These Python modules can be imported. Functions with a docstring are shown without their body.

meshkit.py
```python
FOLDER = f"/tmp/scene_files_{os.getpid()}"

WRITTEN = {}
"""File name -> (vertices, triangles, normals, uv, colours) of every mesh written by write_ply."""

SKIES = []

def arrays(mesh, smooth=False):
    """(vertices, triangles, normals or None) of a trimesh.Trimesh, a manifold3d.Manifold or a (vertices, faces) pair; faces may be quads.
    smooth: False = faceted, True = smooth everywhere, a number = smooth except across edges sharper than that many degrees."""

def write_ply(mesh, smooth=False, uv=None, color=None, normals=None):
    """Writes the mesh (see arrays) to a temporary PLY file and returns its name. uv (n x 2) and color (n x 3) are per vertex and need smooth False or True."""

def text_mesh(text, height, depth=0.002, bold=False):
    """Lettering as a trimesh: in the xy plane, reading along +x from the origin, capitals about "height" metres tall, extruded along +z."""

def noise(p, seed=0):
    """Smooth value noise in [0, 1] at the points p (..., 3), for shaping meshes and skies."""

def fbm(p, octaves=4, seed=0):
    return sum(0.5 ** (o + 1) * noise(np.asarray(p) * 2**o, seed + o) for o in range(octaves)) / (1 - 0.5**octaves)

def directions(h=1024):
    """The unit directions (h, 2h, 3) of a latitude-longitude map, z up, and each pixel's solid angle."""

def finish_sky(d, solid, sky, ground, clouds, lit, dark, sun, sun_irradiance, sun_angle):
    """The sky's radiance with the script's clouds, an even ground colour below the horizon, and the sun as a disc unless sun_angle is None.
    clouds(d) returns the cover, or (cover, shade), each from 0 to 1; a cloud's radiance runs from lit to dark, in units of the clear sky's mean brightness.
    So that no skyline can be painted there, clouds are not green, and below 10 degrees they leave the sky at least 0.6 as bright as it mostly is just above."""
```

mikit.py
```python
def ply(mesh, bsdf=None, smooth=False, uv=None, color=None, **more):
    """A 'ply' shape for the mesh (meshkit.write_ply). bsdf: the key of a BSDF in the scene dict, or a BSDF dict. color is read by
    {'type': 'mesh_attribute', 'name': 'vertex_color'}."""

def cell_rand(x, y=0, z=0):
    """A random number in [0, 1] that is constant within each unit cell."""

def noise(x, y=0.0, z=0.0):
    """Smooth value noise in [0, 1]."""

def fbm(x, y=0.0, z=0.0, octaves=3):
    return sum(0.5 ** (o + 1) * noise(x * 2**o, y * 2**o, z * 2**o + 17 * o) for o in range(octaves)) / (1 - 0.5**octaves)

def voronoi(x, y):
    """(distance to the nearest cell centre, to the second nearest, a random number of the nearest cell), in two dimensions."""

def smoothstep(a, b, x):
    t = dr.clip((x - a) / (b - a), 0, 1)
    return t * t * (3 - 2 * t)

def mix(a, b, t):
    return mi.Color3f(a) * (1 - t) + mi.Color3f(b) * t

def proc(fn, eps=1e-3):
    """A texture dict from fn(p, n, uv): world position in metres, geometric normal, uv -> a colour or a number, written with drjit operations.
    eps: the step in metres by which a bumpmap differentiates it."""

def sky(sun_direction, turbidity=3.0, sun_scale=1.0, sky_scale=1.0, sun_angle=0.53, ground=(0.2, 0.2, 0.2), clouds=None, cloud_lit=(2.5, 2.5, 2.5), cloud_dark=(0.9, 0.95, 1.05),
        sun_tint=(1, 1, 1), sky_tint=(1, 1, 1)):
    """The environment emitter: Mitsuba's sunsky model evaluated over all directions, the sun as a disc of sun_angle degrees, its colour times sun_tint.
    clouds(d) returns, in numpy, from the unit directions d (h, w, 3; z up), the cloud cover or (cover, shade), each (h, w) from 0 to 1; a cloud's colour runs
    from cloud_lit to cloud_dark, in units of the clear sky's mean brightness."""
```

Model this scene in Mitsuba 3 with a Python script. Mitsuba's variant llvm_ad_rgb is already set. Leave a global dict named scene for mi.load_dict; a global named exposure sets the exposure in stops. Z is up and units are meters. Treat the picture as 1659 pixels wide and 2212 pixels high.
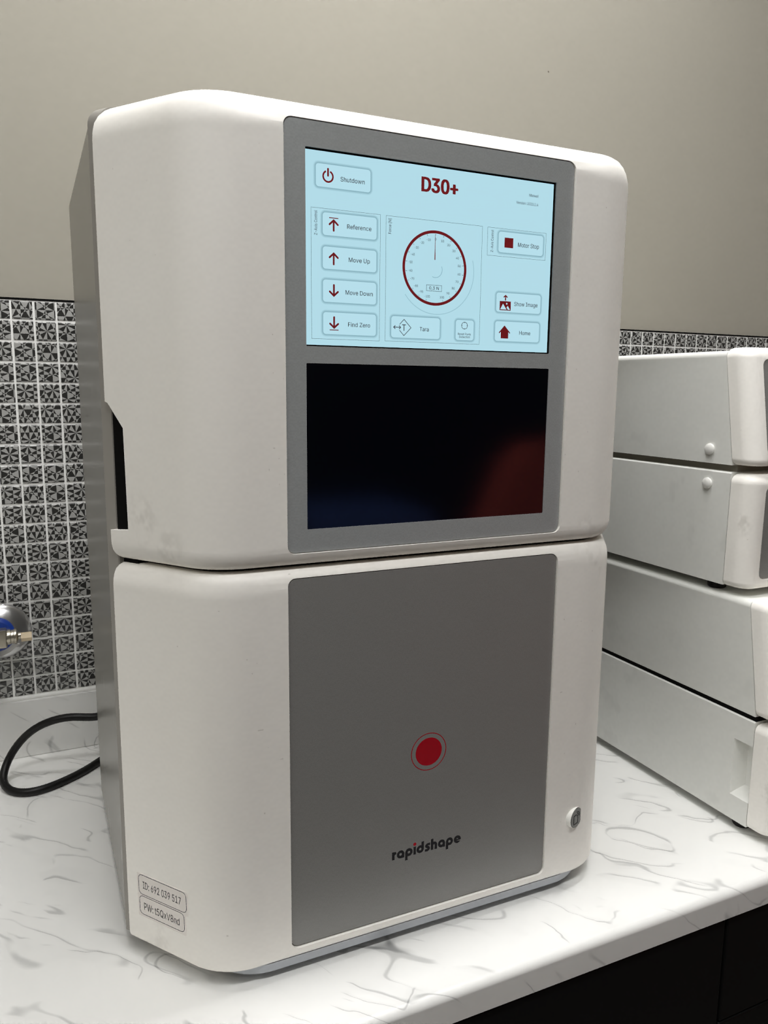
import math, random
import numpy as np
import trimesh
import drjit as dr
import mitsuba as mi
import manifold3d as m3
from shapely.geometry import Polygon, LineString, Point, box as sbox
from shapely.ops import unary_union
from shapely import affinity
import mikit, meshkit
from mikit import proc, noise, fbm, voronoi, cell_rand, smoothstep, mix

random.seed(7)
rng = np.random.default_rng(7)
scene, labels = {}, {}
T = mi.ScalarTransform4f
U = 0.25                                     # one modelling unit (width of the printer's front panel) in metres


def W(p):
    """Modelling units (x from the panel's left edge, y from the panel plane towards the wall, z) to metres, counter top at z = 0."""
    p = np.asarray(p, float)
    return (p - np.array([0.5, 0.0, -1.155])) * U


# ------------------------------------------------------------------ camera, lights, exposure
def camera():
    f_px, yaw, pitch, roll = 1661.9, -0.4314, 0.1597, 0.0098
    f = np.array([math.sin(-yaw) * math.cos(pitch), math.cos(yaw) * math.cos(pitch), -math.sin(pitch)])
    r = np.array([f[1], -f[0], 0]) / math.hypot(f[0], f[1])
    u = np.cross(r, f)
    r, u = math.cos(roll) * r + math.sin(roll) * u, -math.sin(roll) * r + math.cos(roll) * u
    m = np.eye(4)
    m[:3, 0], m[:3, 1], m[:3, 2], m[:3, 3] = -r, u, f, W([-0.6827, -2.1693, 0.7593])
    return {"type": "perspective", "fov": math.degrees(2 * math.atan(829.5 / f_px)), "fov_axis": "x", "to_world": T(m), "near_clip": 0.02, "far_clip": 50.0}


scene["camera"] = camera()
exposure = 0.0
CEIL = 1.72                                  # ceiling above the counter top
# recessed LED panels in the ceiling: (x, y, half width, half depth, radiance)
LAMPS = [(0.12, 0.03, 0.50, 0.045, 67.0),
         (-0.15, -0.80, 0.60, 0.06, 39.0),
         (-1.25, -0.80, 0.06, 0.60, 17.0)]
LAMP_RGB = (1.0, 0.995, 0.98)

# ------------------------------------------------------------------ materials
def rgb(r, g, b):
    """sRGB bytes to a linear colour."""
    c = np.array([r, g, b]) / 255.0
    return np.where(c < 0.04045, c / 12.92, ((c + 0.055) / 1.055) ** 2.4).tolist()


def col(c):
    return {"type": "rgb", "value": [float(x) for x in c]}


def mat(name, base, rough=0.5, metallic=0.0, spec=0.5, bump=None, bump_scale=1.0, clear=0.0):
    b = {"type": "principled", "base_color": base if isinstance(base, dict) else col(base), "roughness": rough, "metallic": metallic, "specular": spec}
    if clear:
        b["clearcoat"], b["clearcoat_gloss"] = clear, 0.9
    if bump is not None:
        b = {"type": "bumpmap", "arbitrary": {"type": "proc", **bump} if False else bump, "nested_bsdf": b, "scale": bump_scale}
    scene[name] = {"type": "twosided", "bsdf": b}
    return name


def wall_col(p, n, uv):
    g = fbm(p.x * 3, p.y * 3, p.z * 3)
    f = noise(p.x * 160, p.y * 160, p.z * 160)
    c = mix(rgb(159, 155, 144), rgb(165, 161, 150), g) * (0.985 + 0.03 * f)
    d = dr.sqrt(dr.square(p.x - WALL_SPECK[0]) + dr.square(p.z - WALL_SPECK[1]))     # a chip in the paint
    return mix(c, rgb(90, 84, 74), 1 - smoothstep(0.0008, 0.0016, d))


WALL_SPECK = (0.5, 0.7)                      # set below, once the camera ray is known


def marble_col(p, n, uv):
    """Near-white laminate: sparse grey streaks that run along the worktop with a slant, some sharp, some blurred."""
    q = p.y + p.z                                   # runs on over the front edge and up the upstand
    u, v = (p.x - q) * 0.7071 + 0.01 * noise(p.x * 22, q * 22, 4), (p.x + q) * 0.7071
    a = fbm(u * 13, v * 13, 1.0, 3)
    b = fbm(u * 30, v * 60, 2.0, 3)
    t = mi.Float(0)
    for k, (fu, fv, w, s, lo) in enumerate(((8.0, 25.0, 0.017, 0.32, 0.53), (12.0, 42.0, 0.022, 0.36, 0.52), (19.0, 70.0, 0.040, 0.30, 0.51))):
        h = noise(u * fu + 13.7 * k + 0.5 * a, v * fv + 1.0 * a + 0.50 * b + 5.1 * k, 3.3 * k)
        m = smoothstep(lo, lo + 0.12, fbm(u * 17 + 9 * k, v * 26, 20.0 + k, 3))
        wide = w * (0.45 + 0.95 * b)
        t = t + s * m * (1 - smoothstep(0.1 * wide, wide, dr.abs(h - 0.5)))
        t = t + 0.05 * m * (1 - smoothstep(0.0, 0.12, dr.abs(h - 0.5)))
    return mix(rgb(231, 231, 229), rgb(108, 110, 110), dr.clip(t + 0.05 * fbm(u * 8, v * 16, 60), 0, 0.85))


TP, TPZ = 0.02528, 0.02502                   # mosaic pitch, across and down
TX0, TZ0 = float(W([-0.732, 0, 0])[0]), float(W([0, 0, 1.1672])[2])
WALL_Y = float(W([0, 2.0424, 0])[1])


def tile_col(p, n, uv):
    i, j = dr.floor((p.x - TX0) / TP), dr.floor((TZ0 - p.z) / TPZ)
    h = 0.0098
    x, y = (p.x - TX0) / h + 4 * cell_rand(i, j, 1), (TZ0 - p.z) / h + 4 * cell_rand(i, j, 2)
    turn = cell_rand(i, j, 3) > 0.5
    x, y = dr.select(turn, y, x), dr.select(turn, x, y)
    # printed star pattern: six families of lines, the colour changes across each of them
    n_ = dr.floor(x) + dr.floor(y) + dr.floor((y - 2 * x) / 2) + dr.floor((y + 2 * x) / 2) + dr.floor((x - 2 * y) / 4) + dr.floor((x + 2 * y) / 4)
    dark = (n_ - 2 * dr.floor(n_ / 2)) > 0.5
    return dr.select(dark, mi.Color3f(0.028, 0.028, 0.027), mi.Color3f(0.38, 0.38, 0.37))


def cover_col(p, n, uv):
    """Off-white painted plastic with a few grey finger smudges that have an outline of their own."""
    base = mix(rgb(239, 236, 230), rgb(242, 240, 235), fbm(p.x * 9, p.y * 9, p.z * 9))
    g = noise(p.x * 420, p.y * 420, p.z * 420)
    spots = ((W([-0.41, 0.2, 0.36]), 0.022, 0.30), (W([-0.34, 0.12, 0.27]), 0.020, 0.28), (W([-0.40, 0.2, -1.04]), 0.016, 0.25), (W([0.02, 0, -1.075]), 0.006, 0.5),
             (W([1.18, 0, 0.14]), 0.018, 0.22), (W([1.12, 0, 0.24]), 0.020, 0.2), (W([2.05, 0.12, 0.2]), 0.012, 0.4), (W([2.05, 0.6, -0.9]), 0.03, 0.35), (W([2.05, 0.3, -0.85]), 0.025, 0.3), (W([2.06, -0.1, -0.93]), 0.012, 0.4))
    t = mi.Float(0)
    for c, r, s in spots:
        d = dr.sqrt(dr.square(p.x - c[0]) + 0.5 * dr.square(p.z - c[2]) + dr.square(p.y - c[1]))
        t = dr.maximum(t, 0.6 * s * (1 - smoothstep(0.3 * r, r, d)) * smoothstep(0.42, 0.70, fbm(p.x * 130, p.y * 130, p.z * 90)))
    fleck = smoothstep(0.955, 0.985, noise(p.x * 260, p.y * 260, p.z * 260)) * smoothstep(0.5, 0.6, fbm(p.x * 30, p.y * 30, p.z * 30)) * 0.3
    return mix(base * (0.985 + 0.03 * g), rgb(132, 124, 112), dr.clip(t + fleck, 0, 1))


def grain(s):
    return lambda p, n, uv: noise(p.x * s, p.y * s, p.z * s)


def speckle_grey(p, n, uv):
    return mix(rgb(156, 160, 161), rgb(164, 168, 169), noise(p.x * 900, p.y * 900, p.z * 900))


def side_grey(p, n, uv):
    """Silver-grey sheet with a few vertical pale scratches near the foot."""
    t = smoothstep(0.86, 0.93, noise(p.y * 190, p.z * 26, 4)) * smoothstep(0.55, 0.7, fbm(p.y * 24, p.z * 14, 8)) * (1 - smoothstep(0.13, 0.22, p.z))
    return mix(rgb(116, 114, 108), rgb(186, 184, 178), 0.6 * t)


def floor_col(p, n, uv):
    return mix(rgb(96, 92, 88), rgb(112, 108, 102), fbm(p.x * 6, p.y * 6, 1))


WALL = mat("mat_wall", proc(wall_col), 0.75, spec=0.25)
CEILM = mat("mat_ceiling", rgb(225, 224, 220), 0.9, spec=0.2)
FLOOR = mat("mat_floor", proc(floor_col), 0.45)
MARBLE = mat("mat_marble", proc(marble_col), 0.33, spec=0.45)
TILE = mat("mat_tile", proc(tile_col), 0.22, spec=0.5)
GROUT = mat("mat_grout", rgb(236, 236, 234), 0.8, spec=0.2)
COVER = mat("mat_cover", proc(cover_col), 0.42, spec=0.42)
SIDE = mat("mat_side", proc(side_grey), 0.27, metallic=0.2)
FLANGE = mat("mat_flange", rgb(146, 143, 137), 0.4)
BEZEL = mat("mat_bezel", proc(speckle_grey), 0.4, metallic=0.2)
SILVER = mat("mat_silver", proc(lambda p, n, uv: mix(rgb(130, 130, 128), rgb(137, 137, 135), noise(p.x * 1500, p.y * 1500, p.z * 1500))), 0.42, metallic=0.15)
SKIRT = mat("mat_skirt", rgb(170, 174, 180), 0.4, metallic=0.3)
BLACK = mat("mat_black", (0.004, 0.004, 0.004), 0.7, spec=0.06)
BLACKGLASS = mat("mat_black_glass", (0.0015, 0.002, 0.004), 0.10, spec=0.9)
RUBBER = mat("mat_rubber", (0.006, 0.006, 0.006), 0.4, spec=0.25)
CABINET = mat("mat_cabinet", (0.0035, 0.0035, 0.0035), 0.5, spec=0.15)
UNITSIDE = mat("mat_unit_side", proc(lambda p, n, uv: mix(rgb(220, 221, 217), rgb(224, 225, 221), noise(p.y * 300, p.z * 300, p.x * 300)) * (1 - 0.06 * smoothstep(0.5, 0.75, fbm(p.y * 60, p.z * 45, 3)) * smoothstep(0.48, 0.62, fbm(p.y * 9, p.z * 12, 1)))), 0.4)
GASKET = mat("mat_gasket", rgb(128, 124, 112), 0.6)
CAP = mat("mat_cap", rgb(226, 226, 222), 0.35)
CHROME = mat("mat_chrome", (0.72, 0.72, 0.73), 0.2, metallic=0.9)
BRASS = mat("mat_brass", rgb(178, 172, 158), 0.28, metallic=0.9)
NYLON = mat("mat_nylon", rgb(214, 196, 164), 0.45)
BLUE = mat("mat_blue", rgb(30, 62, 150), 0.3)
CAP_ = mat("mat_badge_rim", rgb(232, 232, 228), 0.3)
WHITEP = mat("mat_white_plastic", rgb(226, 226, 226), 0.5)
HOSE = mat("mat_hose", rgb(84, 84, 88), 0.4, metallic=0.3)
INK = mat("mat_ink", (0.012, 0.012, 0.014), 0.6, spec=0.2)
UIINK = mat("mat_ui_ink", rgb(58, 58, 70), 0.7, spec=0.1)
UIRED = mat("mat_ui_red", rgb(140, 34, 40), 0.7, spec=0.1)
UILINE = mat("mat_ui_line", rgb(120, 150, 160), 0.7, spec=0.1)
REDDOT = mat("mat_red_dot", rgb(164, 4, 24), 0.4)
STICKER = mat("mat_sticker", rgb(227, 222, 217), 0.42, spec=0.42)
BADGE = mat("mat_badge", rgb(74, 74, 71), 0.3, metallic=0.1)
REDCLOTH = mat("mat_red_cloth", rgb(200, 88, 74), 0.8, spec=0.2)
BLUEPAINT = mat("mat_blue_paint", rgb(66, 88, 150), 0.5)

# ------------------------------------------------------------------ helpers
def obj(key, mesh, bsdf, smooth=False, to_m=True, **more):
    """One entry of the scene; a key that is taken gets the next three-digit number. Meshes come in modelling units unless to_m is False."""
    base, k = key, 0
    while key in scene:
        k += 1
        key = f"{base}_{k:03d}"
    v, f = (np.asarray(mesh.vertices, float), np.asarray(mesh.faces))
    m = trimesh.Trimesh(W(v) if to_m else v, f, process=False)
    scene[key] = mikit.ply(m, bsdf, smooth=smooth, **more)
    return key


def tag(key, label=None, category=None, group=None, kind=None):
    d = {}
    if label: d["label"] = label
    if category: d["category"] = category
    if group: d["group"] = group
    if kind: d["kind"] = kind
    labels[key] = d
    return key


def struct(key, mesh, bsdf, label=None, **kw):
    k = obj(key, mesh, bsdf, **kw)
    labels[k] = {"kind": "structure", **({"label": label} if label else {})}
    return k


def cat_(ms):
    return trimesh.util.concatenate(ms)


def bx(x0, x1, y0, y1, z0, z1, bevel=0.0):
    if not bevel:
        m = trimesh.creation.box(extents=[x1 - x0, y1 - y0, z1 - z0])
        m.apply_translation([(x0 + x1) / 2, (y0 + y1) / 2, (z0 + z1) / 2])
        return m
    b = bevel
    pts = []
    for sx in (0, 1):
        for sy in (0, 1):
            for sz in (0, 1):
                c = np.array([x0 + b if not sx else x1 - b, y0 + b if not sy else y1 - b, z0 + b if not sz else z1 - b])
                s = np.array([1 if sx else -1, 1 if sy else -1, 1 if sz else -1])
                for d in ((1, 0, 0), (0, 1, 0), (0, 0, 1), (.7071, .7071, 0), (.7071, 0, .7071), (0, .7071, .7071), (.577, .577, .577)):
                    pts.append(c + b * s * np.array(d))
    return trimesh.convex.convex_hull(np.array(pts))


def bxm(*a, **k):
    return bx(*a, **k)


def rrect(x0, z0, x1, z1, r, seg=6):
    return sbox(x0 + r, z0 + r, x1 - r, z1 - r).buffer(r, quad_segs=seg) if r > 0 else sbox(x0, z0, x1, z1)


def prism(poly, y0, y1):
    """A polygon in the xz plane, y0 to y1 (y0 faces the viewer)."""
    polys = getattr(poly, "geoms", [poly])
    out = []
    for g in polys:
        if g.is_empty or g.area <= 0:
            continue
        m = trimesh.creation.extrude_polygon(g, y1 - y0, engine="earcut")
        v = np.array(m.vertices)
        m.vertices = np.stack([v[:, 0], y1 - v[:, 2], v[:, 1]], 1)
        out.append(m)
    return cat_(out)


def prism_z(poly, z0, z1):
    m = trimesh.creation.extrude_polygon(poly, z1 - z0, engine="earcut")
    m.apply_translation([0, 0, z0])
    return m


def loft(rings):
    """Closed solid through convex rings of equal length, bottom to top, counter-clockwise seen from above."""
    rings = np.array(rings)
    n, k = rings.shape[0], rings.shape[1]
    v = rings.reshape(-1, 3)
    f = []
    for a in range(n - 1):
        for i in range(k):
            j = (i + 1) % k
            f += [[a * k + i, a * k + j, (a + 1) * k + j], [a * k + i, (a + 1) * k + j, (a + 1) * k + i]]
    v = np.vstack([v, rings[0].mean(0), rings[-1].mean(0)])
    for i in range(k):
        j = (i + 1) % k
        f += [[n * k, j, i], [n * k + 1, (n - 1) * k + i, (n - 1) * k + j]]
    return trimesh.Trimesh(v, np.array(f), process=False)


def lathe(profile, axis_p, axis_d, seg=32):
    """Revolve (radius, height) pairs about an axis."""
    m = trimesh.creation.revolve(np.array(profile, float), sections=seg)
    d = np.asarray(axis_d, float) / np.linalg.norm(axis_d)
    m.apply_transform(trimesh.geometry.align_vectors([0, 0, 1], d))
    m.apply_translation(axis_p)
    return m


def tube(points, radius, sides=14, caps=True):
    p = np.asarray(points, float)
    t = np.gradient(p, axis=0)
    t /= np.linalg.norm(t, axis=1, keepdims=True)
    a = np.cross(t[0], [0, 0, 1.0] if abs(t[0][2]) < 0.9 else [1.0, 0, 0])
    A = []
    for i in range(len(p)):
        a = a - t[i] * (a @ t[i])
        a /= np.linalg.norm(a)
        A.append(a)
    A = np.array(A)
    B = np.cross(t, A)
    ang = np.arange(sides) * 2 * np.pi / sides
    v = p[:, None] + radius * (np.cos(ang)[None, :, None] * A[:, None] + np.sin(ang)[None, :, None] * B[:, None])
    return loft(v)


def spline(pts, n=80):
    from scipy.interpolate import CubicSpline
    p = np.asarray(pts, float)
    s = np.concatenate([[0], np.cumsum(np.linalg.norm(np.diff(p, axis=0), axis=1))])
    return CubicSpline(s, p)(np.linspace(0, s[-1], n))


def man(m):
    m = trimesh.Trimesh(m.vertices, m.faces, process=True)
    if m.volume < 0:
        m.invert()
    return m3.Manifold(m3.Mesh(vert_properties=np.asarray(m.vertices, np.float32), tri_verts=np.asarray(m.faces, np.uint32)))


def unman(m):
    q = m.to_mesh()
    return trimesh.Trimesh(q.vert_properties[:, :3], q.tri_verts, process=False)


def sub(a, *bs):
    a = man(a)
    for b in bs:
        a = a - man(b)
    return unman(a)


def fillet(pts, radii, seg=10):
    """An open polyline with rounded corners, in the plane."""
    out = [np.array(pts[0], float)]
    for i in range(1, len(pts) - 1):
        p, a, b, r = (np.array(q, float) for q in (pts[i], pts[i - 1], pts[i + 1], radii[i - 1]))
        u, v = (a - p) / np.linalg.norm(a - p), (b - p) / np.linalg.norm(b - p)
        half = math.acos(np.clip(u @ v, -1, 1)) / 2
        d = r / math.tan(half)
        c = p + (u + v) / np.linalg.norm(u + v) * r / math.sin(half)
        s, e = p + u * d - c, p + v * d - c
        a0, a1 = math.atan2(s[1], s[0]), math.atan2(e[1], e[0])
        da = (a1 - a0 + math.pi) % (2 * math.pi) - math.pi
        out += [c + r * np.array([math.cos(a0 + da * k / seg), math.sin(a0 + da * k / seg)]) for k in range(seg + 1)]
    out.append(np.array(pts[-1], float))
    return np.array(out)


def inset_line(line, d, end):
    """The open outline moved inwards by d, both ends pulled along it by end."""
    t = np.gradient(line, axis=0)
    t /= np.linalg.norm(t, axis=1, keepdims=True)
    n = np.stack([-t[:, 1], t[:, 0]], 1)
    o = line + n * d
    o[0] += t[0] * end
    o[-1] -= t[-1] * end
    return o


def cover_solid(line, back_y, levels):
    """levels: (z, inset, end, shift of the front in y). The outline runs left end - front - right end."""
    rings = []
    for z, d, e, sy in levels:
        o = inset_line(line, d, e)
        if sy:
            o = o + [0, sy]
        l, r = o[0], o[-1]
        ring = np.vstack([o, [[r[0], back_y], [l[0], back_y]]])
        rings.append(np.column_stack([ring, np.full(len(ring), z)]))
    return loft(rings)


def rounding(z0, z1, rb, rt, eb, et, lean=lambda z: 0.0, n=7):
    """Levels for cover_solid with quarter-round edges: radii rb, rt of the long edges, eb, et of the end corners."""
    (rb, hb), (rt, ht) = (r if isinstance(r, tuple) else (r, r) for r in (rb, rt))      # (how far in, how high)
    zs = sorted({*(z0 + max(hb, eb) * (1 - math.cos(a)) for a in np.linspace(0, math.pi / 2, n)), *(z1 - max(ht, et) * (1 - math.cos(a)) for a in np.linspace(0, math.pi / 2, n)),
                 *(z0 + hb * (1 - math.cos(a)) for a in np.linspace(0, math.pi / 2, n)), *(z1 - ht * (1 - math.cos(a)) for a in np.linspace(0, math.pi / 2, n))})
    q = lambda r, h: 0.0 if h >= r or r <= 0 else r - math.sqrt(max(r * r - (r - h) ** 2, 0))
    out = []
    for z in zs:
        b, t = z - z0, z1 - z
        out.append((z, rb / hb * q(hb, b) + rt / ht * q(ht, t), q(eb, b) + q(et, t), lean(z)))
    return out


# ------------------------------------------------------------------ the room
YF, YW, ZC, ZCB = -0.275, 2.0424, -1.155, -1.281     # counter front, wall, counter top and its underside (units)
FZ = -0.90                                          # floor (metres)
XL, XR, YB = -1.9, 2.3, -3.1


def mbox(*a):
    return bx(*a)


_f = np.array(scene["camera"]["to_world"].matrix)
_d = _f[:3, 2] - _f[:3, 0] * (1188 - 829.5) / 1661.9 - _f[:3, 1] * (153 - 1106) / 1661.9
_p = _f[:3, 3] + _d * ((WALL_Y - _f[1, 3]) / _d[1])
WALL_SPECK = (float(_p[0]), float(_p[2]))

struct("wall_back", mbox(XL, XR, WALL_Y + 0.004, WALL_Y + 0.1, FZ, CEIL), WALL, "greige painted wall behind the counter", to_m=False)
struct("wall_left", mbox(XL - 0.1, XL, YB, WALL_Y + 0.1, FZ, CEIL), WALL, to_m=False)
struct("wall_right", mbox(XR, XR + 0.1, YB, WALL_Y + 0.1, FZ, CEIL), WALL, to_m=False)
struct("wall_front", mbox(XL, XR, YB - 0.1, YB, FZ, CEIL), WALL, to_m=False)
struct("floor", mbox(XL, XR, YB, WALL_Y, FZ - 0.05, FZ), FLOOR, to_m=False)
struct("ceiling", mbox(XL, XR, YB, WALL_Y, CEIL, CEIL + 0.05), CEILM, to_m=False)
for i, (x, y, hw, hd, L) in enumerate(LAMPS):
    key = "ceiling_light" + (f"_{i:03d}" if i else "")
    fr = cat_([mbox(x - hw - .02, x + hw + .02, y - hd - .02, y - hd, CEIL - .012, CEIL), mbox(x - hw - .02, x + hw + .02, y + hd, y + hd + .02, CEIL - .012, CEIL),
               mbox(x - hw - .02, x - hw, y - hd, y + hd, CEIL - .012, CEIL), mbox(x + hw, x + hw + .02, y - hd, y + hd, CEIL - .012, CEIL)])
    obj(key + "__frame", fr, WHITEP, to_m=False)
    q = trimesh.Trimesh([[x - hw, y - hd, CEIL - .006], [x + hw, y - hd, CEIL - .006], [x + hw, y + hd, CEIL - .006], [x - hw, y + hd, CEIL - .006]], [[0, 2, 1], [0, 3, 2]], process=False)
    obj(key + "__diffuser", q, WHITEP, to_m=False, emitter={"type": "area", "radiance": col(np.array(LAMP_RGB) * L)})
    tag(key, ["long slim ceiling light right above the worktop", "long slim ceiling light in the middle of the room", "long slim ceiling light along the left side of the room"][i], "ceiling light")

# mosaic: grout bed, chips one by one where they can be seen, the hidden rest in one piece
PZ0 = float(W([0, 0, -0.846])[2])                  # top of the upstand
obj("wall_back__grout", mbox(XL, XR, WALL_Y, WALL_Y + 0.004, PZ0, TZ0 - 0.0012), GROUT, to_m=False)
struct("trim_1", mbox(XL, XR, WALL_Y - 0.0006, WALL_Y + 0.004, TZ0 - 0.0012, TZ0 + 0.0012), BLACK, "thin black edging strip along the top of the mosaic", to_m=False)


def chip(x0, x1, z0, z1):
    y1, y0, b = WALL_Y, WALL_Y - 0.0011, 0.0012
    v = np.array([[x0, y1, z0], [x1, y1, z0], [x1, y1, z1], [x0, y1, z1], [x0 + b * .3, y0 + .0004, z0 + b * .3], [x1 - b * .3, y0 + .0004, z0 + b * .3], [x1 - b * .3, y0 + .0004, z1 - b * .3], [x0 + b * .3, y0 + .0004, z1 - b * .3],
                  [x0 + b, y0, z0 + b], [x1 - b, y0, z0 + b], [x1 - b, y0, z1 - b], [x0 + b, y0, z1 - b]])
    f = []
    for o in (0, 4):
        for i in range(4):
            j = (i + 1) % 4
            f += [[o + i, o + j, o + 4 + j], [o + i, o + 4 + j, o + 4 + i]]
    f += [[8, 9, 10], [8, 10, 11]]
    return trimesh.Trimesh(v, f, process=False)


def project(p):
    q = (np.asarray(p) - _f[:3, 3]) @ _f[:3, :3]
    return 829.5 - 1661.9 * q[0] / q[2], 1106 - 1661.9 * q[1] / q[2]


hidden = []
for i in range(-46, 92):
    for j in range(0, 21):
        g = 0.0012
        jx, jz = rng.uniform(-.00025, .00025, 2)
        x0, x1 = TX0 + i * TP + g + jx, TX0 + (i + 1) * TP - g + jx
        z1, z0 = TZ0 - j * TPZ - g + jz - (0.0012 if j == 0 else 0), TZ0 - (j + 1) * TPZ + g + jz
        z0 = max(z0, PZ0 + 0.0015)
        if z1 - z0 < 0.004 or x0 < XL or x1 > XR:
            continue
        m = chip(x0, x1, z0, z1)
        x, y = project([(x0 + x1) / 2, WALL_Y, (z0 + z1) / 2])
        if (-40 < x < 225 and 600 < y < 1540) or (1325 < x < 1690 and 690 < y < 800):
            obj("wall_back__tile", m, TILE, to_m=False)
        else:
            hidden.append(m)
labels[obj("wall_back__tile_field", cat_(hidden), TILE, to_m=False)] = {"kind": "stuff", "label": "black and grey mosaic tiles hidden behind the machines"}

# worktop with a rounded front edge, upstand against the wall
r = 0.03
prof = [(YW, ZC), (YW, ZCB), (YF + 0.012, ZCB), (YF, ZCB + 0.012)] + [(YF + r - r * math.cos(a), ZC - r + r * math.sin(a)) for a in np.linspace(0, math.pi / 2, 9)]
x0u, x1u = XL / U + 0.5, XR / U + 0.5
m = trimesh.creation.extrude_polygon(Polygon(prof), x1u - x0u, engine="earcut")
v = np.array(m.vertices)
m = trimesh.Trimesh(np.stack([v[:, 2] + x0u, v[:, 0], v[:, 1]], 1), m.faces, process=False)
obj("worktop__slab", m, MARBLE, smooth=30)
obj("upstand__board", bx(x0u, x1u, YW - 0.035, YW, ZC, -0.846, 0.006), MARBLE, smooth=False)
obj("upstand__sealant", bx(x0u, x1u, YW - 0.030, YW, -0.8462, -0.832, 0.004), GROUT)
tag("upstand", "low white marble-patterned upstand along the wall under the mosaic", "upstand")
tag("worktop", "white marble-patterned worktop with grey veins that everything stands on", "worktop")

# black base cabinets under the worktop
def cabinet(key, x0, x1, fronts, label):
    obj(key + "__carcass", bx(x0, x1, YF + 0.09, YW - 0.02, FZ / U - 1.155 + 0.4, ZCB - 0.001), CABINET)
    obj(key + "__plinth", bx(x0, x1, YF + 0.3, YW - 0.1, FZ / U - 1.155, FZ / U - 1.155 + 0.4), CABINET)
    for a, b, c, d, kind in fronts:
        obj(key + "__" + kind, bx(a, b, YF + 0.022, YF + 0.089, c, d, 0.008), CABINET)
    tag(key, label, "cabinet")


ZL = FZ / U - 1.155 + 0.41
cabinet("base_cabinet", -2.6, 1.704, [(-2.6, -0.456, ZL, -1.292, "door"), (-0.448, 1.700, ZL, -1.292, "door")], "black base cabinet with tall doors under the white machine")
cabinet("base_cabinet_001", 1.706, 3.9, [(1.710, 3.896, -1.756, -1.292, "drawer"), (1.710, 3.896, -2.9, -1.764, "drawer"), (1.710, 3.896, ZL, -2.908, "drawer")], "black base cabinet with drawers below the stacked white units")

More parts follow.
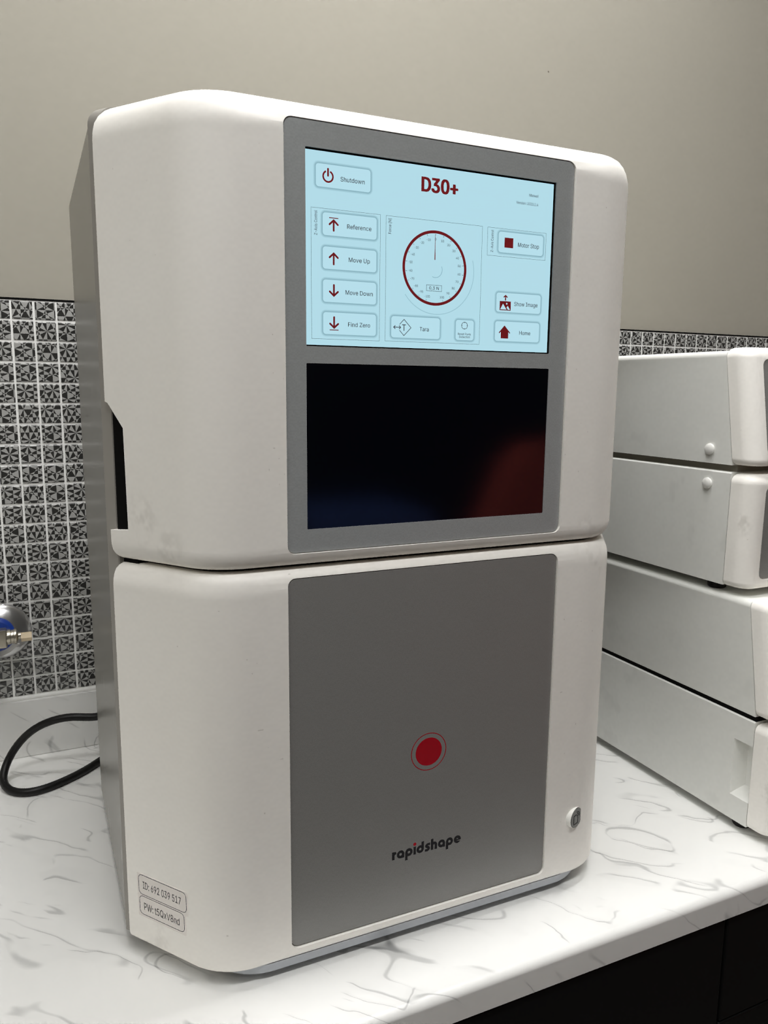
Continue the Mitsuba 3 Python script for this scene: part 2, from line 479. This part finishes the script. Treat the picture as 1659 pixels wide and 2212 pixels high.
# ------------------------------------------------------------------ the printer
P = "resin_printer"
tag(P, "tall white and grey tabletop printer with lit touch screen above a grey front panel", "3D printer")
OUT = fillet([(-0.47, 0.323), (-0.232, 0.0), (1.232, 0.0), (1.47, 0.323)], [0.22, 0.22], 18)
Z0, Z1, Z2, Z3 = -1.059, 0.1853, 0.2617, 1.5         # front panel edges
BACK = 0.33
FA, FT, FN = np.array([-0.4604, 0.31]), np.array([0.5932, -0.8051]), np.array([-0.8051, -0.5932])   # left facet: origin, direction, normal


def facet(poly, d0, d1):
    """A polygon in facet coordinates (s, z), from d0 to d1 along the outward normal."""
    out = []
    for g in getattr(poly, "geoms", [poly]):
        m = trimesh.creation.extrude_polygon(g, d1 - d0, engine="earcut")
        v = np.array(m.vertices)
        xy = FA + v[:, :1] * FT + (v[:, 2:3] + d0) * FN
        out.append(trimesh.Trimesh(np.column_stack([xy, v[:, 1]]), m.faces, process=False))
    return cat_(out)


pocket_u = prism(rrect(0, Z2, 1, Z3, 0.026), -0.05, 0.0185)
pocket_l = prism(rrect(0, Z0, 1, Z1, 0.026), -0.05, 0.0185)
notch = facet(Polygon([(-0.12, 0.74), (-0.006, 0.7074), (0.055, 0.633), (0.0592, 0.3220), (-0.12, 0.3075)]), -0.06, 0.06)
ia, ib = FA - FN * 0.014, FA + FT * 0.2 - FN * 0.014
liner = prism_z(Polygon([ia, ib, (ib[0], BACK - 0.003), (ia[0], BACK - 0.003)]), 0.29, 0.76)
upper = cover_solid(OUT, BACK, rounding(0.2225, 1.553, (0.04, 0.06), (0.06, 0.10), 0.028, 0.06))
obj(P + "__upper_cover", sub(upper, pocket_u, notch, liner), COVER, smooth=28)
lower = cover_solid(OUT, BACK, rounding(-1.088, 0.2125, 0.012, (0.040, 0.075), 0.02, 0.032))
obj(P + "__lower_cover", sub(lower, pocket_l), COVER, smooth=28)
labels[obj(P + "__grip_recess", liner, BLACK)] = {"label": "black grip recess in the side of the upper cover"}
obj(P + "__seam_liner", prism_z(unary_union([Polygon(inset_line(OUT, 0.058, -0.05)), Polygon(inset_line(OUT, 0.032, -0.05)).intersection(sbox(-2, 0.28, 3, 2))]).intersection(sbox(-2, -1, 3, BACK - 0.001)), 0.15, 0.285), BLACK)

# body behind the covers
rings = []
for z, d in [(-1.088, 0.012), (-1.078, 0.0)] + [(1.54 - 0.04 + 0.04 * math.sin(a), 0.04 * (1 - math.cos(a))) for a in np.linspace(0, math.pi / 2, 7)]:
    yb = 1.36 + 0.14 * (z + 1.088) / 2.63
    rings.append([(-0.447 + d, BACK, z), (1.447 - d, BACK, z), (1.476 - d, 0.37, z), (1.476 - d, yb - d, z), (-0.476 + d, yb - d, z), (-0.476 + d, 0.37, z)])
obj(P + "__body", loft(rings), SIDE, smooth=8)
rings = []
for yy, xx in ((0.3305, -0.4525), (0.362, -0.4785)):
    rings.append([(x, yy, z) for x, z in list(rrect(xx, -1.3, 1 - xx, 1.556, 0.05, 8).intersection(sbox(-9, -1.088, 9, 9)).exterior.coords)[:-1]])
obj(P + "__edge_frame", loft(rings), FLANGE, smooth=20)
sk = fillet([(-0.30, 0.6), (-0.235, 0.010), (1.235, 0.010), (1.30, 0.6)], [0.20, 0.20], 14)
obj(P + "__base_skirt", cover_solid(sk, 1.2, [(-1.1265, 0.006, 0, 0), (-1.122, 0.001, 0, 0), (-1.0885, -0.006, 0, 0)]), SKIRT, smooth=28)

for x in (-0.12, 1.12):
    for y in (0.16, 1.08):
        obj(P + "__foot", lathe([(0, 0), (0.05, 0), (0.055, 0.005), (0.055, 0.03), (0, 0.03)], [x, y, -1.1548], [0, 0, 1], 24), RUBBER, smooth=30)

# upper panel with two openings
SX0, SX1, S0, S1, S2, S3 = 0.0654, 0.9295, 0.3342, 0.8292, 0.8786, 1.4271
g = 0.003
PY = 0.0045
pan = rrect(g, Z2 + g, 1 - g, Z3 - g, 0.024)
k = obj(P + "__upper_panel", prism(pan.difference(unary_union([rrect(SX0, S0, SX1, S1, 0.002, 1), rrect(SX0, S2, SX1, S3, 0.002, 1)])), PY + 0.004, 0.0180), BEZEL)
labels[k] = {"label": "grey panel framing the two screens"}
k = obj(P + "__window", prism(sbox(SX0, S0, SX1, S1), PY + 0.0060, 0.0180), BLACKGLASS)
labels[k] = {"label": "dark glossy window below the lit screen"}
k = obj(P + "__front_panel", prism(rrect(g, Z0 + g, 1 - g, Z1 - g, 0.024), PY + 0.004, 0.0180), SILVER)
labels[k] = {"label": "plain darker grey panel on the lower cover"}

# emblem and lettering on the lower panel
EY = PY + 0.0037
obj(P + "__front_panel__emblem_dot", prism(Point(0.4975, -0.4685).buffer(0.0505, quad_segs=16), EY, PY + 0.0042), REDDOT)
obj(P + "__front_panel__emblem_ring", prism(Point(0.4975, -0.4685).buffer(0.0680, quad_segs=20).difference(Point(0.4975, -0.4685).buffer(0.0652, quad_segs=20)), EY, PY + 0.0042), REDDOT)


def wordmark():
    """The rounded lower-case word on the panel: x-height 1, stroke 0.27. Returns (black, red)."""
    s, black, red, x = 0.33, [], [], 0.0
    R = 0.5
    ring = lambda cx: Point(cx, R).buffer(R, quad_segs=12).difference(Point(cx, R).buffer(R - s, quad_segs=12))
    for ch in "rapidshape":
        if ch == "r":
            black += [sbox(x, 0, x + s, 1), LineString([(x + s / 2, 0.45), (x + 0.22, 0.72), (x + 0.54, 0.86)]).buffer(s / 2, cap_style=2)]; x += 0.64
        elif ch == "a":
            black += [ring(x + R), sbox(x + 1 - s, 0, x + 1, 0.52)]; x += 1.13
        elif ch == "p":
            black += [ring(x + R), sbox(x, -0.45, x + s, 0.52)]; x += 1.13
        elif ch == "i":
            black += [sbox(x, 0, x + s, 1)]; red += [Point(x + s / 2, 1.32).buffer(0.21)]; x += 0.42
        elif ch == "d":
            black += [ring(x + R), sbox(x + 1 - s, 0.45, x + 1, 1.42)]; x += 1.13
        elif ch == "s":
            black += [LineString([(x + 0.74, 0.87), (x + 0.42, 0.87), (x + 0.22, 0.76), (x + 0.22, 0.62), (x + 0.36, 0.52), (x + 0.50, 0.46), (x + 0.57, 0.36), (x + 0.53, 0.22), (x + 0.36, 0.13), (x + 0.03, 0.13)]).buffer(s / 2 - 0.01, cap_style=2, quad_segs=6)]; x += 0.86
        elif ch == "h":
            arch = Point(x + 0.43, 0.57).buffer(0.43, quad_segs=12).difference(Point(x + 0.43, 0.57).buffer(0.43 - s, quad_segs=12)).intersection(sbox(x, 0.57, x + 1, 1.2))
            black += [sbox(x, 0, x + s, 1.42), arch, sbox(x + 0.86 - s, 0, x + 0.86, 0.58)]; x += 0.99
        elif ch == "e":
            e = ring(x + R).difference(Polygon([(x + R, 0.47), (x + 1.2, 0.47), (x + 1.2, 0.16), (x + R, 0.33)]))
            black += [e, sbox(x + 0.2, 0.38, x + 0.98, 0.56)]; x += 1.0
    return unary_union(black), unary_union(red), x


bl, rd, wx = wordmark()
sc = (0.634 - 0.363) / wx
place = lambda q: affinity.affine_transform(q, [sc, 0, 0, sc * 1.03, 0.363, -0.8405])
obj(P + "__front_panel__lettering", prism(place(bl), EY, PY + 0.0042), INK)
obj(P + "__front_panel__lettering_dot", prism(place(rd), EY, PY + 0.0042), REDDOT)

# the lit touch screen: millimetres from its lower left corner, layers stand 0.1 mm proud of each other
UW, UH = (SX1 - SX0) * 250, (S3 - S2) * 250


def ui(poly, y_mm, t=0.04):
    poly = affinity.affine_transform(poly, [1 / 250, 0, 0, 1 / 250, SX0, S2])
    return prism(poly, PY + (y_mm - t) / 250, PY + y_mm / 250)


def glow(key, poly, y, c, gain=1.0, weight=0.02):
    return obj(key, ui(poly, y), BLACK, emitter={"type": "area", "radiance": col(np.array(rgb(*c)) * gain), "sampling_weight": weight})


TS = P + "__touch_screen"
obj(P + "__screen_surround", prism(sbox(SX0, S2, SX1, S3), PY + 0.0092, 0.0180), BLACK)
labels[glow(TS, sbox(0.2, 1.0, UW - 1.9, UH - 1.3), 2.30, (178, 219, 231), weight=0.1)] = {"label": "lit pale blue screen"}


def text_poly_mesh(s, h, bold=False):
    return meshkit.text_mesh(s, h, 0.04, bold=bold)


def txt(key, s, x0, x1, z, h, bsdf=UIINK, vertical=False, bold=False, y=1.90, fat=0.0):
    """Text from x0 to x1 (or, vertical, from z up), capitals h mm tall."""
    m = text_poly_mesh(s, h, bold)
    v = np.array(m.vertices)
    w = v[:, 0].max() - v[:, 0].min()
    v[:, 0] = (v[:, 0] - v[:, 0].min()) * ((x1 - x0) / w)
    if fat:                                     # heavier strokes: the same letters side by side
        f_ = np.asarray(m.faces)
        m = trimesh.Trimesh(np.vstack([v + [d, 0, 0] for d in (-fat, 0, fat)]), np.vstack([f_ + k_ * len(v) for k_ in range(3)]), process=False)
        v = np.array(m.vertices)
    if vertical:
        a, b = z - v[:, 1], x0 + v[:, 0]
    else:
        a, b = x0 + v[:, 0], z + v[:, 1]
    m = trimesh.Trimesh(np.stack([SX0 + a / 250, PY + (y - v[:, 2]) / 250, S2 + b / 250], 1), m.faces, process=False)
    return obj(key, m, bsdf)


BUTTONS = [("Shutdown", 7.9, 111.4, 50.9, 127.6), ("Reference", 13.0, 78.6, 56.1, 94.8), ("Move Up", 13.0, 55.2, 56.1, 71.3), ("Move Down", 13.1, 31.8, 56.1, 48.2), ("Find Zero", 13.2, 8.8, 56.2, 25.1),
           ("Tara", 68.4, 8.3, 111.1, 24.8), ("Reset", 124.9, 8.3, 142.0, 24.5), ("Motor Stop", 162.3, 78.4, 206.0, 94.8), ("Show Image", 162.0, 32.0, 205.8, 47.7), ("Home", 161.6, 8.8, 205.5, 25.1)]
for n, a, b, c, d in BUTTONS:
    for e, y, cc in ((1.5, 2.26, (166, 207, 219)), (0.9, 2.22, (152, 192, 204)), (0.35, 2.18, (139, 179, 191))):
        glow(TS + "__button_shadow", rrect(a - e, b - e, c + e, d + e, 2.4 + e), y, cc)
    glow(TS + "__button", rrect(a + .3, b + .3, c - .3, d - .3, 2.1), 2.12, (182, 222, 234))
for a, b, c, d in ((4.4, 5.4, 58.9, 97.2), (63.4, 5.6, 147.3, 97.1), (152.1, 75.4, 208.5, 97.0)):
    obj(TS + "__group_frame", ui(sbox(a, b, c, d).difference(sbox(a + .22, b + .22, c - .22, d - .22)), 2.10), UILINE)

CAP = TS + "__caption"
txt(CAP, "Shutdown", 27.0, 45.8, 116.9, 3.1)
txt(CAP, "D30+", 92.8, 124.0, 117.6, 10.0, UIRED, bold=True, fat=0.38)
txt(CAP, "Manual", 190.3, 199.1, 123.9, 2.0)
txt(CAP, "Version: 2020.2.4", 178.1, 199.2, 117.2, 2.0)
txt(CAP, "Reference", 32.2, 51.5, 84.7, 3.1)
txt(CAP, "Move Up", 33.5, 50.4, 61.5, 3.1)
txt(CAP, "Move Down", 31.0, 52.9, 38.1, 3.1)
txt(CAP, "Find Zero", 33.1, 50.9, 15.1, 3.1)
txt(CAP, "Tara", 93.0, 100.9, 14.2, 3.0)
txt(CAP, "Motor Stop", 181.1, 201.6, 84.1, 3.3)
txt(CAP, "Show Image", 179.5, 202.5, 37.6, 3.2)
txt(CAP, "Home", 185.4, 196.3, 14.7, 3.1)
txt(CAP, "Reset Parts", 127.1, 139.1, 12.5, 1.7)
txt(CAP, "Detection", 128.4, 138.3, 10.3, 1.7)
txt(CAP, "Z-Axis Control", 78.4, 95.1, 9.0, 2.2, vertical=True)
txt(CAP, "Force [N]", 84.2, 95.1, 67.7, 2.3, vertical=True)
txt(CAP, "Z-Axis Control", 78.3, 95.0, 157.6, 2.2, vertical=True)

ln = lambda pts, w, cap=2: LineString(pts).buffer(w / 2, cap_style=cap, join_style=2)


def arrow(cx, z0, z1, wing, w, up=True):
    s = 1 if up else -1
    tip = z1 if up else z0
    return unary_union([ln([(cx, z0 if up else z1), (cx, tip - s * w * .5)], w, 1), LineString([(cx - wing, tip - s * wing * 1.12), (cx, tip - s * w * .55), (cx + wing, tip - s * wing * 1.12)]).buffer(w / 2, cap_style=1, join_style=2)])


ICON = TS + "__icon"
icon = lambda poly, m=UIRED: obj(ICON, ui(poly, 1.92), m)
ring = lambda cx, cz, r1, r0, q=16: Point(cx, cz).buffer(r1, quad_segs=q).difference(Point(cx, cz).buffer(r0, quad_segs=q))
icon(unary_union([ring(17.4, 119.1, 4.3, 3.15).difference(Polygon([(17.4, 119.1), (14.6, 125), (20.2, 125)])), ln([(17.4, 119.6), (17.4, 124.2)], 1.25, 1)]))
icon(unary_union([arrow(21.7, 82.4, 90.2, 3.2, 1.3), ln([(18.2, 91.1), (25.3, 91.1)], 0.55)]))
icon(arrow(21.7, 58.9, 67.2, 3.2, 1.3))
icon(arrow(21.8, 36.0, 44.3, 3.2, 1.3, up=False))
icon(unary_union([arrow(22.0, 13.1, 21.4, 3.2, 1.3, up=False), ln([(18.5, 12.2), (25.5, 12.2)], 0.55)]))
icon(sbox(168.2, 82.6, 176.4, 90.2))
mount = unary_union([Polygon([(166.0, 34.2), (168.6, 38.9), (172.3, 34.2)]), Polygon([(172.0, 36.0), (173.3, 37.4), (175.6, 34.2), (173.3, 34.2)]), Point(172.2, 38.9).buffer(0.75)])
icon(unary_union([sbox(165.5, 33.6, 176.1, 40.8).difference(mount), arrow(170.9, 41.8, 45.8, 1.5, 0.9)]))
icon(unary_union([Polygon([(170.8, 21.6), (165.5, 15.9), (165.9, 15.2), (167.5, 16.6), (167.5, 11.3), (174.6, 11.3), (174.6, 16.6), (176.0, 15.2), (176.4, 15.9)])]))
dia = Polygon([(79.4, 22.7), (85.7, 16.3), (79.4, 9.9), (73.2, 16.3)])
icon(unary_union([dia.difference(dia.buffer(-0.42, join_style=2)).difference(sbox(72, 14.0, 75.6, 18.6)), ln([(70.8, 16.3), (76.4, 16.3)], .5), ln([(72.0, 17.6), (70.6, 16.3), (72.0, 15.0)], .5), ln([(75.2, 17.6), (76.6, 16.3), (75.2, 15.0)], .5),
                  sbox(77.8, 18.1, 81.0, 18.6), sbox(79.15, 13.8, 79.65, 18.4)]), UIINK)
icon(unary_union([ring(133.1, 19.9, 2.85, 2.5), *[sbox(133.1 + 2.5 * a - .18 - .25 * abs(a), 19.9 + 2.5 * b - .18 - .25 * abs(b), 133.1 + 2.5 * a + .18 + .25 * abs(a), 19.9 + 2.5 * b + .18 + .25 * abs(b)) for a, b in ((1, 0), (-1, 0), (0, 1), (0, -1))]]), UIINK)

# force gauge
GX, GZ = 105.5, 62.0
glow(TS + "__gauge_shadow", ring(GX + 1.6, GZ - 1.2, 33.6, 33.1, 40).intersection(Polygon([(GX - 28, GZ - 22), (GX - 20, GZ - 45), (GX + 45, GZ - 45), (GX + 45, GZ + 14)])), 2.20, (150, 190, 203))
obj(TS + "__gauge_ring", ui(ring(GX, GZ, 28.0, 25.9, 40), 2.06), UIRED)
glow(TS + "__gauge_knob_shadow", ring(GX + .3, GZ - .8, 6.3, 5.8, 20).intersection(Polygon([(GX - 5, GZ - 9), (GX + 9, GZ - 9), (GX + 9, GZ + 5)])), 2.06, (142, 182, 196))
obj(TS + "__gauge_needle", ui(Polygon([(105.15, 87.0), (105.35, 87.0), (105.6, 68.3), (104.9, 68.3)]), 2.02), UIRED)
obj(TS + "__gauge_value_frame", ui(sbox(98.2, 44.8, 111.8, 49.5).difference(sbox(98.45, 45.05, 111.55, 49.25)), 2.06), UIINK)
txt(CAP, "0,3 N", 100.6, 109.2, 46.0, 2.3)
ticks = []
for vv in range(-100, 101, 10):
    a = math.radians(vv * 1.63)
    ticks.append(ln([(GX + 25.6 * math.sin(a), GZ + 25.6 * math.cos(a)), (GX + 24.4 * math.sin(a), GZ + 24.4 * math.cos(a))], 0.25))
    s = str(vv)
    w = 1.25 * len(s) - (0.4 if vv < 0 else 0)
    rr = 21.6 if abs(vv) < 100 else 22.3
    txt(TS + "__gauge_number", s, GX + rr * math.sin(a) - w / 2, GX + rr * math.sin(a) + w / 2, GZ + rr * math.cos(a) - 0.85, 1.7)
obj(TS + "__gauge_ticks", ui(unary_union(ticks), 2.06), UIINK)

# two stickers on the left facet, round badge on the right corner
for n, (s0, s1, za, zb, words, t0, t1, tz) in enumerate([(0.036, 0.2475, -0.9085, -0.8365, "ID: 692 039 517", 0.0555, 0.2235, -0.885), (0.0375, 0.2365, -0.9810, -0.9130, "PW: t5QxV8nd", 0.0580, 0.2150, -0.9615)]):
    base = rrect(s0 - .006, za - .008, s1 + .006, zb + .004, 0.004)
    k = obj(P + "__sticker", facet(base, -0.0010, 0.0008), STICKER)
    labels[k] = {"label": ["upper white sticker reading ID", "lower white sticker reading PW"][n]}
    o = rrect(s0, za, s1, zb, 0.016)
    obj(k + "__border", facet(o.difference(o.buffer(-0.0018)), 0.0007, 0.0011), UIINK)
    m = meshkit.text_mesh(words, 0.0255, 0.0004)
    v = np.array(m.vertices)
    sx = (t1 - t0) / (v[:, 0].max() - v[:, 0].min())
    ss, zz = t0 + (v[:, 0] - v[:, 0].min()) * sx, tz + v[:, 1]
    xy = FA + ss[:, None] * FT + (0.0007 + v[:, 2:3]) * FN
    obj(k + "__lettering", trimesh.Trimesh(np.column_stack([xy, zz]), m.faces, process=False), INK)

i = int(np.argmin(np.abs(OUT[:, 0] - 1.155)))
bc, bn = np.array([1.136, 0.001, -0.860]), np.array([0.38, -1.0, 0.0])
bn /= np.linalg.norm(bn)
k = obj(P + "__badge", lathe([(0, 0.004), (0.0395, 0.004), (0.0385, 0.0072), (0.0, 0.0074)], bc, bn, 40), BADGE, smooth=25)
obj(k + "__rim", lathe([(0, -0.03), (0.0410, -0.03), (0.0410, 0.0045), (0.0402, 0.0056), (0.0393, 0.0045), (0, 0.0042)], bc, bn, 40), CAP_, smooth=25)
labels[k] = {"label": "small round dark badge with a wireless symbol"}
bt = np.array([-bn[1], bn[0], 0.0])


def on_badge(poly, d0=0.0072, d1=0.0080):
    poly = affinity.scale(poly, 1.25, 1.25, origin=(0, 0))
    out = []
    for gq in getattr(poly, "geoms", [poly]):
        m = trimesh.creation.extrude_polygon(gq, d1 - d0, engine="earcut")
        v = np.array(m.vertices)
        out.append(trimesh.Trimesh(bc + v[:, :1] * bt + v[:, 1:2] * [0, 0, 1] + (v[:, 2:3] + d0) * bn, m.faces, process=False))
    return cat_(out)


frm = sbox(-0.017, -0.019, 0.008, 0.012).difference(sbox(-0.0145, -0.0165, 0.0055, 0.0095)).difference(sbox(0.0, 0.002, 0.02, 0.02))
waves = [Point(0.004, 0.006).buffer(r_).difference(Point(0.004, 0.006).buffer(r_ - 0.0024)).intersection(Polygon([(0.004, 0.006), (-0.004, 0.03), (0.03, 0.03), (0.03, -0.002)])) for r_ in (0.0085, 0.0135)]
obj(k + "__symbol", on_badge(unary_union([frm, Point(0.004, 0.006).buffer(0.003), *waves])), INK)

# ------------------------------------------------------------------ the two stacked white units on the right
def unit(key, ys, zb, zm0, zm1, zt, label, gasket, gin, caps, recess, feet):
    xm, xr, yb = 2.05, 3.35, ys + 1.45
    lean = 0.078
    q = zt - zm1

    def shell(z0, z1, y0, y1, top):
        rr, rings = 0.028, []
        lv = [(z0, 0.0)] + ([(z1 - rr + rr * math.sin(a), rr * (1 - math.cos(a))) for a in np.linspace(0, math.pi / 2, 6)] if top else [(z1 - 0.006, 0.0), (z1, 0.006)])
        for z, d in lv:
            y = y0 + (y1 - y0) * (z - z0) / (z1 - z0)
            rings.append([(xm + d, y, z), (xr - d, y, z), (xr - d, yb - d, z), (xm + d, yb - d, z)])
        return loft(rings)

    base = shell(zb, zm0, ys, ys, False)
    if recess:
        ya, yc, za, zc_ = ys - 0.02, ys + 0.100, zb + 0.108, zb + 0.372
        pts = [(xm - 0.02, ya, za - .012), (xm - 0.02, yc + .008, za - .012), (xm + 0.055, ya, za + 0.05), (xm + 0.055, yc - 0.035, za + 0.05),
               (xm - 0.02, ya, zc_), (xm - 0.02, yc + .008, zc_), (xm + 0.055, ya, zc_), (xm + 0.055, yc - 0.035, zc_)]
        base = sub(base, trimesh.convex.convex_hull(np.array(pts)))
    obj(key + "__base_shell", base, UNITSIDE, smooth=28)
    obj(key + "__lid_shell", shell(zm1, zt, ys + 0.002, ys + lean, True), UNITSIDE, smooth=28)
    obj(key + "__gasket", bx(xm + gin, xr - gin, ys + 0.0, yb - 0.05, zm0, zm1), gasket)
    yf = -0.117
    line = fillet([(xm, 0.0), (xm, yf), (xr, yf), (xr, 0.0)], [0.075, 0.075], 10) + [0, ys - 0.003]
    for part, z0, z1, ln_ in (("base_front", zb - 0.004, zm0 - 0.002, lambda z: 0.0), ("lid_front", zm1 + 0.002, zt + 0.012, lambda z: lean * (z - zm1) / q)):
        lv = rounding(z0, z1, 0.03, 0.045, 0.012, 0.02, ln_)
        rings = []
        for z, d, e, sy in lv:
            o = inset_line(line, d, e) + [0, sy]
            ring_ = np.vstack([o, [[o[-1][0], o[-1][1] + 0.0005], [o[0][0], o[0][1] + 0.0005]]])
            rings.append(np.column_stack([ring_, np.full(len(ring_), z)]))
        m = loft(rings)
        y_at = ys - 0.003 + yf + ln_((z0 + z1) / 2)
        pk = prism(rrect(xm + 0.075, z0 + 0.045, xr - 0.075, z1 - 0.05, 0.03), -0.06, 0.006)
        pn = prism(rrect(xm + 0.078, z0 + 0.048, xr - 0.078, z1 - 0.053, 0.028), 0.003, 0.0062)
        for mm in (pk, pn):
            v = np.array(mm.vertices)
            v[:, 1] += ys - 0.003 + yf + np.array([ln_(z) for z in v[:, 2]])
            mm.vertices = v
        fk = obj(key + "__" + part, sub(m, pk), COVER, smooth=28)
        obj(fk + "__panel", pn, SILVER)
    for y, z, up in caps:
        obj(key + "__cap_button", lathe([(0, -0.002), (0.0235, -0.002), (0.0255, 0.003), (0.0245, 0.009), (0.019, 0.0135), (0.010, 0.0155), (0.0, 0.016)], [xm, y, z], [-1, 0, 0], 28), CAPM, smooth=40)
    for y in feet:
        for x in (xm + 0.07, xr - 0.07):
            obj(key + "__foot", lathe([(0, 0), (0.036, 0), (0.04, 0.006), (0.04, feet[y]), (0, feet[y])], [x, y, zb - feet[y]], [0, 0, 1], 20), RUBBER, smooth=30)
    tag(key, label, "curing unit", "stacked white units")


CAPM = "mat_cap"
unit("curing_unit", -0.027, -1.113, -0.628, -0.606, -0.118, "lower of the two stacked white units, resting on the marble worktop", BLACK, 0.006, [], True, {0.05: 0.042, 1.2: 0.042})
unit("curing_unit_001", 0.200, -0.080, 0.416, 0.446, 0.933, "upper of the two stacked white units, round white buttons on its side", GASKET, 0.035, [(0.323, 0.507, 1), (0.322, 0.356, 0)], False, {0.29: 0.036, 1.4: 0.036})

# ------------------------------------------------------------------ angle valve at the left edge
V = "angle_valve"
vc = np.array([-0.872, YW, -0.474])
obj(V + "__wall_flange", lathe([(0, 0), (0.142, 0.0), (0.142, 0.008), (0.134, 0.018), (0.118, 0.03), (0.085, 0.05), (0.05, 0.062), (0.0, 0.066)], vc, [0, -1, 0], 48), CHROME, smooth=40)
ac = vc + [0.038, -0.19, 0.026]
obj(V + "__stem", lathe([(0, 0), (0.035, 0), (0.035, 0.19), (0, 0.19)], vc + [0.005, 0, 0.02], [0, -1, 0], 24), BRASS, smooth=30)
obj(V + "__valve_body", cat_([bx(ac[0] - 0.12, ac[0] - 0.004, ac[1] - 0.04, ac[1] + 0.04, ac[2] - 0.048, ac[2] + 0.042, 0.008), lathe([(0, 0), (0.038, 0), (0.038, 0.016), (0.034, 0.018), (0.034, 0.03), (0.037, 0.032), (0.037, 0.042), (0.026, 0.047), (0.018, 0.05), (0.018, 0.062), (0, 0.062)], ac - [0.006, 0, 0.004], [1, 0, 0], 28)]), BRASS, smooth=30)
hexp = Polygon([(0.0225 * math.cos(a), 0.0225 * math.sin(a)) for a in np.arange(6) * math.pi / 3])
hm = trimesh.creation.extrude_polygon(hexp, 0.048, engine="earcut")
hv = np.array(hm.vertices)
obj(V + "__nut", trimesh.Trimesh(np.stack([ac[0] + 0.056 + hv[:, 2], ac[1] + hv[:, 0], ac[2] - 0.012 + hv[:, 1]], 1), hm.faces, process=False), NYLON)
labels[V + "__nut"] = {"label": "pale hexagonal nut"}
obj(V + "__handle_ring", lathe([(0.0, 0.0), (0.083, 0.0), (0.083, 0.02), (0.07, 0.03), (0.0, 0.03)], ac + [-0.052, 0.042, 0.004], [0, -1, 0], 36), BLUE, smooth=30)
labels[V + "__handle_ring"] = {"label": "blue round handle marker"}
obj(V + "__clip", prism(Polygon([(ac[0] - 0.09, -0.566), (ac[0] - 0.09, -0.500), (ac[0] + 0.0, -0.502), (ac[0] + 0.002, -0.492), (ac[0] + 0.028, -0.492), (ac[0] + 0.03, -0.503), (ac[0] + 0.045, -0.505), (ac[0] + 0.0, -0.540), (ac[0] - 0.045, -0.560)]), ac[1] + 0.03, ac[1] + 0.05), WHITEP)
obj(V + "__hose", tube(spline([(ac[0] - 0.085, ac[1] - 0.01, ac[2] - 0.05), (ac[0] - 0.086, ac[1] - 0.01, ac[2] - 0.12), (ac[0] - 0.12, ac[1], ac[2] - 0.25), (ac[0] - 0.24, ac[1] + 0.03, ac[2] - 0.36)], 30), 0.03), HOSE, smooth=40)
tag(V, "chrome and brass angle valve with a blue handle on the mosaic wall", "valve")

# ------------------------------------------------------------------ black power cable looping out from behind the printer
cr = 0.0185
cz = ZC + cr + 0.001
cab = [(-0.28, 1.47, -0.72), (-0.36, 1.60, -0.790), (-0.469, 1.66, -0.848), (-0.568, 1.68, -0.840), (-0.70, 1.72, -0.868), (-0.80, 1.77, -0.950), (-0.868, 1.77, -1.045), (-0.893, 1.71, -1.112), (-0.865, 1.640, cz), (-0.785, 1.582, cz), (-0.625, 1.630, cz), (-0.50, 1.725, cz), (-0.36, 1.86, cz), (-0.1, 1.93, cz), (0.6, 1.95, cz)]
obj("power_cable", tube(spline(cab, 160), cr, 16), RUBBER, smooth=40)
tag("power_cable", "thick black cable looping out on the worktop behind the printer", "cable")

# ------------------------------------------------------------------ furniture across the room, seen only in the glossy window
obj("tall_cupboard__body", bx(0.62, 1.75, -2.55, -2.1, FZ, 0.62, 0.006), CABINET, to_m=False)
tag("tall_cupboard", "tall black cupboard across the room", "cupboard")
obj("blue_chest__body", bx(0.42, 0.80, -1.85, -1.45, FZ + 0.04, 0.11, 0.01), BLUEPAINT, to_m=False)
obj("blue_chest__base", bx(0.44, 0.78, -1.83, -1.47, FZ, FZ + 0.04), BLACK, to_m=False)
tag("blue_chest", "waist-high blue chest on the floor opposite the worktop", "chest")
bk = trimesh.convex.convex_hull(np.array([(x, y, z) for x, z in ((0.80, -0.40), (1.25, -0.40), (0.80, -0.02), (0.93, 0.26), (0.99, 0.32), (1.16, 0.33)) for y in (-1.34, -1.24)]))
obj("high_chair__backrest", bk, REDCLOTH, to_m=False)
obj("high_chair__seat", bx(0.80, 1.25, -1.34, -0.92, -0.44, -0.36, 0.02), REDCLOTH, to_m=False)
obj("high_chair__column", lathe([(0, 0), (0.025, 0), (0.025, 0.45), (0, 0.45)], [1.02, -1.12, FZ], [0, 0, 1]), CHROME, to_m=False)
obj("high_chair__foot", lathe([(0, 0), (0.24, 0), (0.24, 0.015), (0.03, 0.04), (0, 0.04)], [1.02, -1.12, FZ], [0, 0, 1]), CHROME, to_m=False)
tag("high_chair", "red high-backed swivel chair behind the camera", "chair")
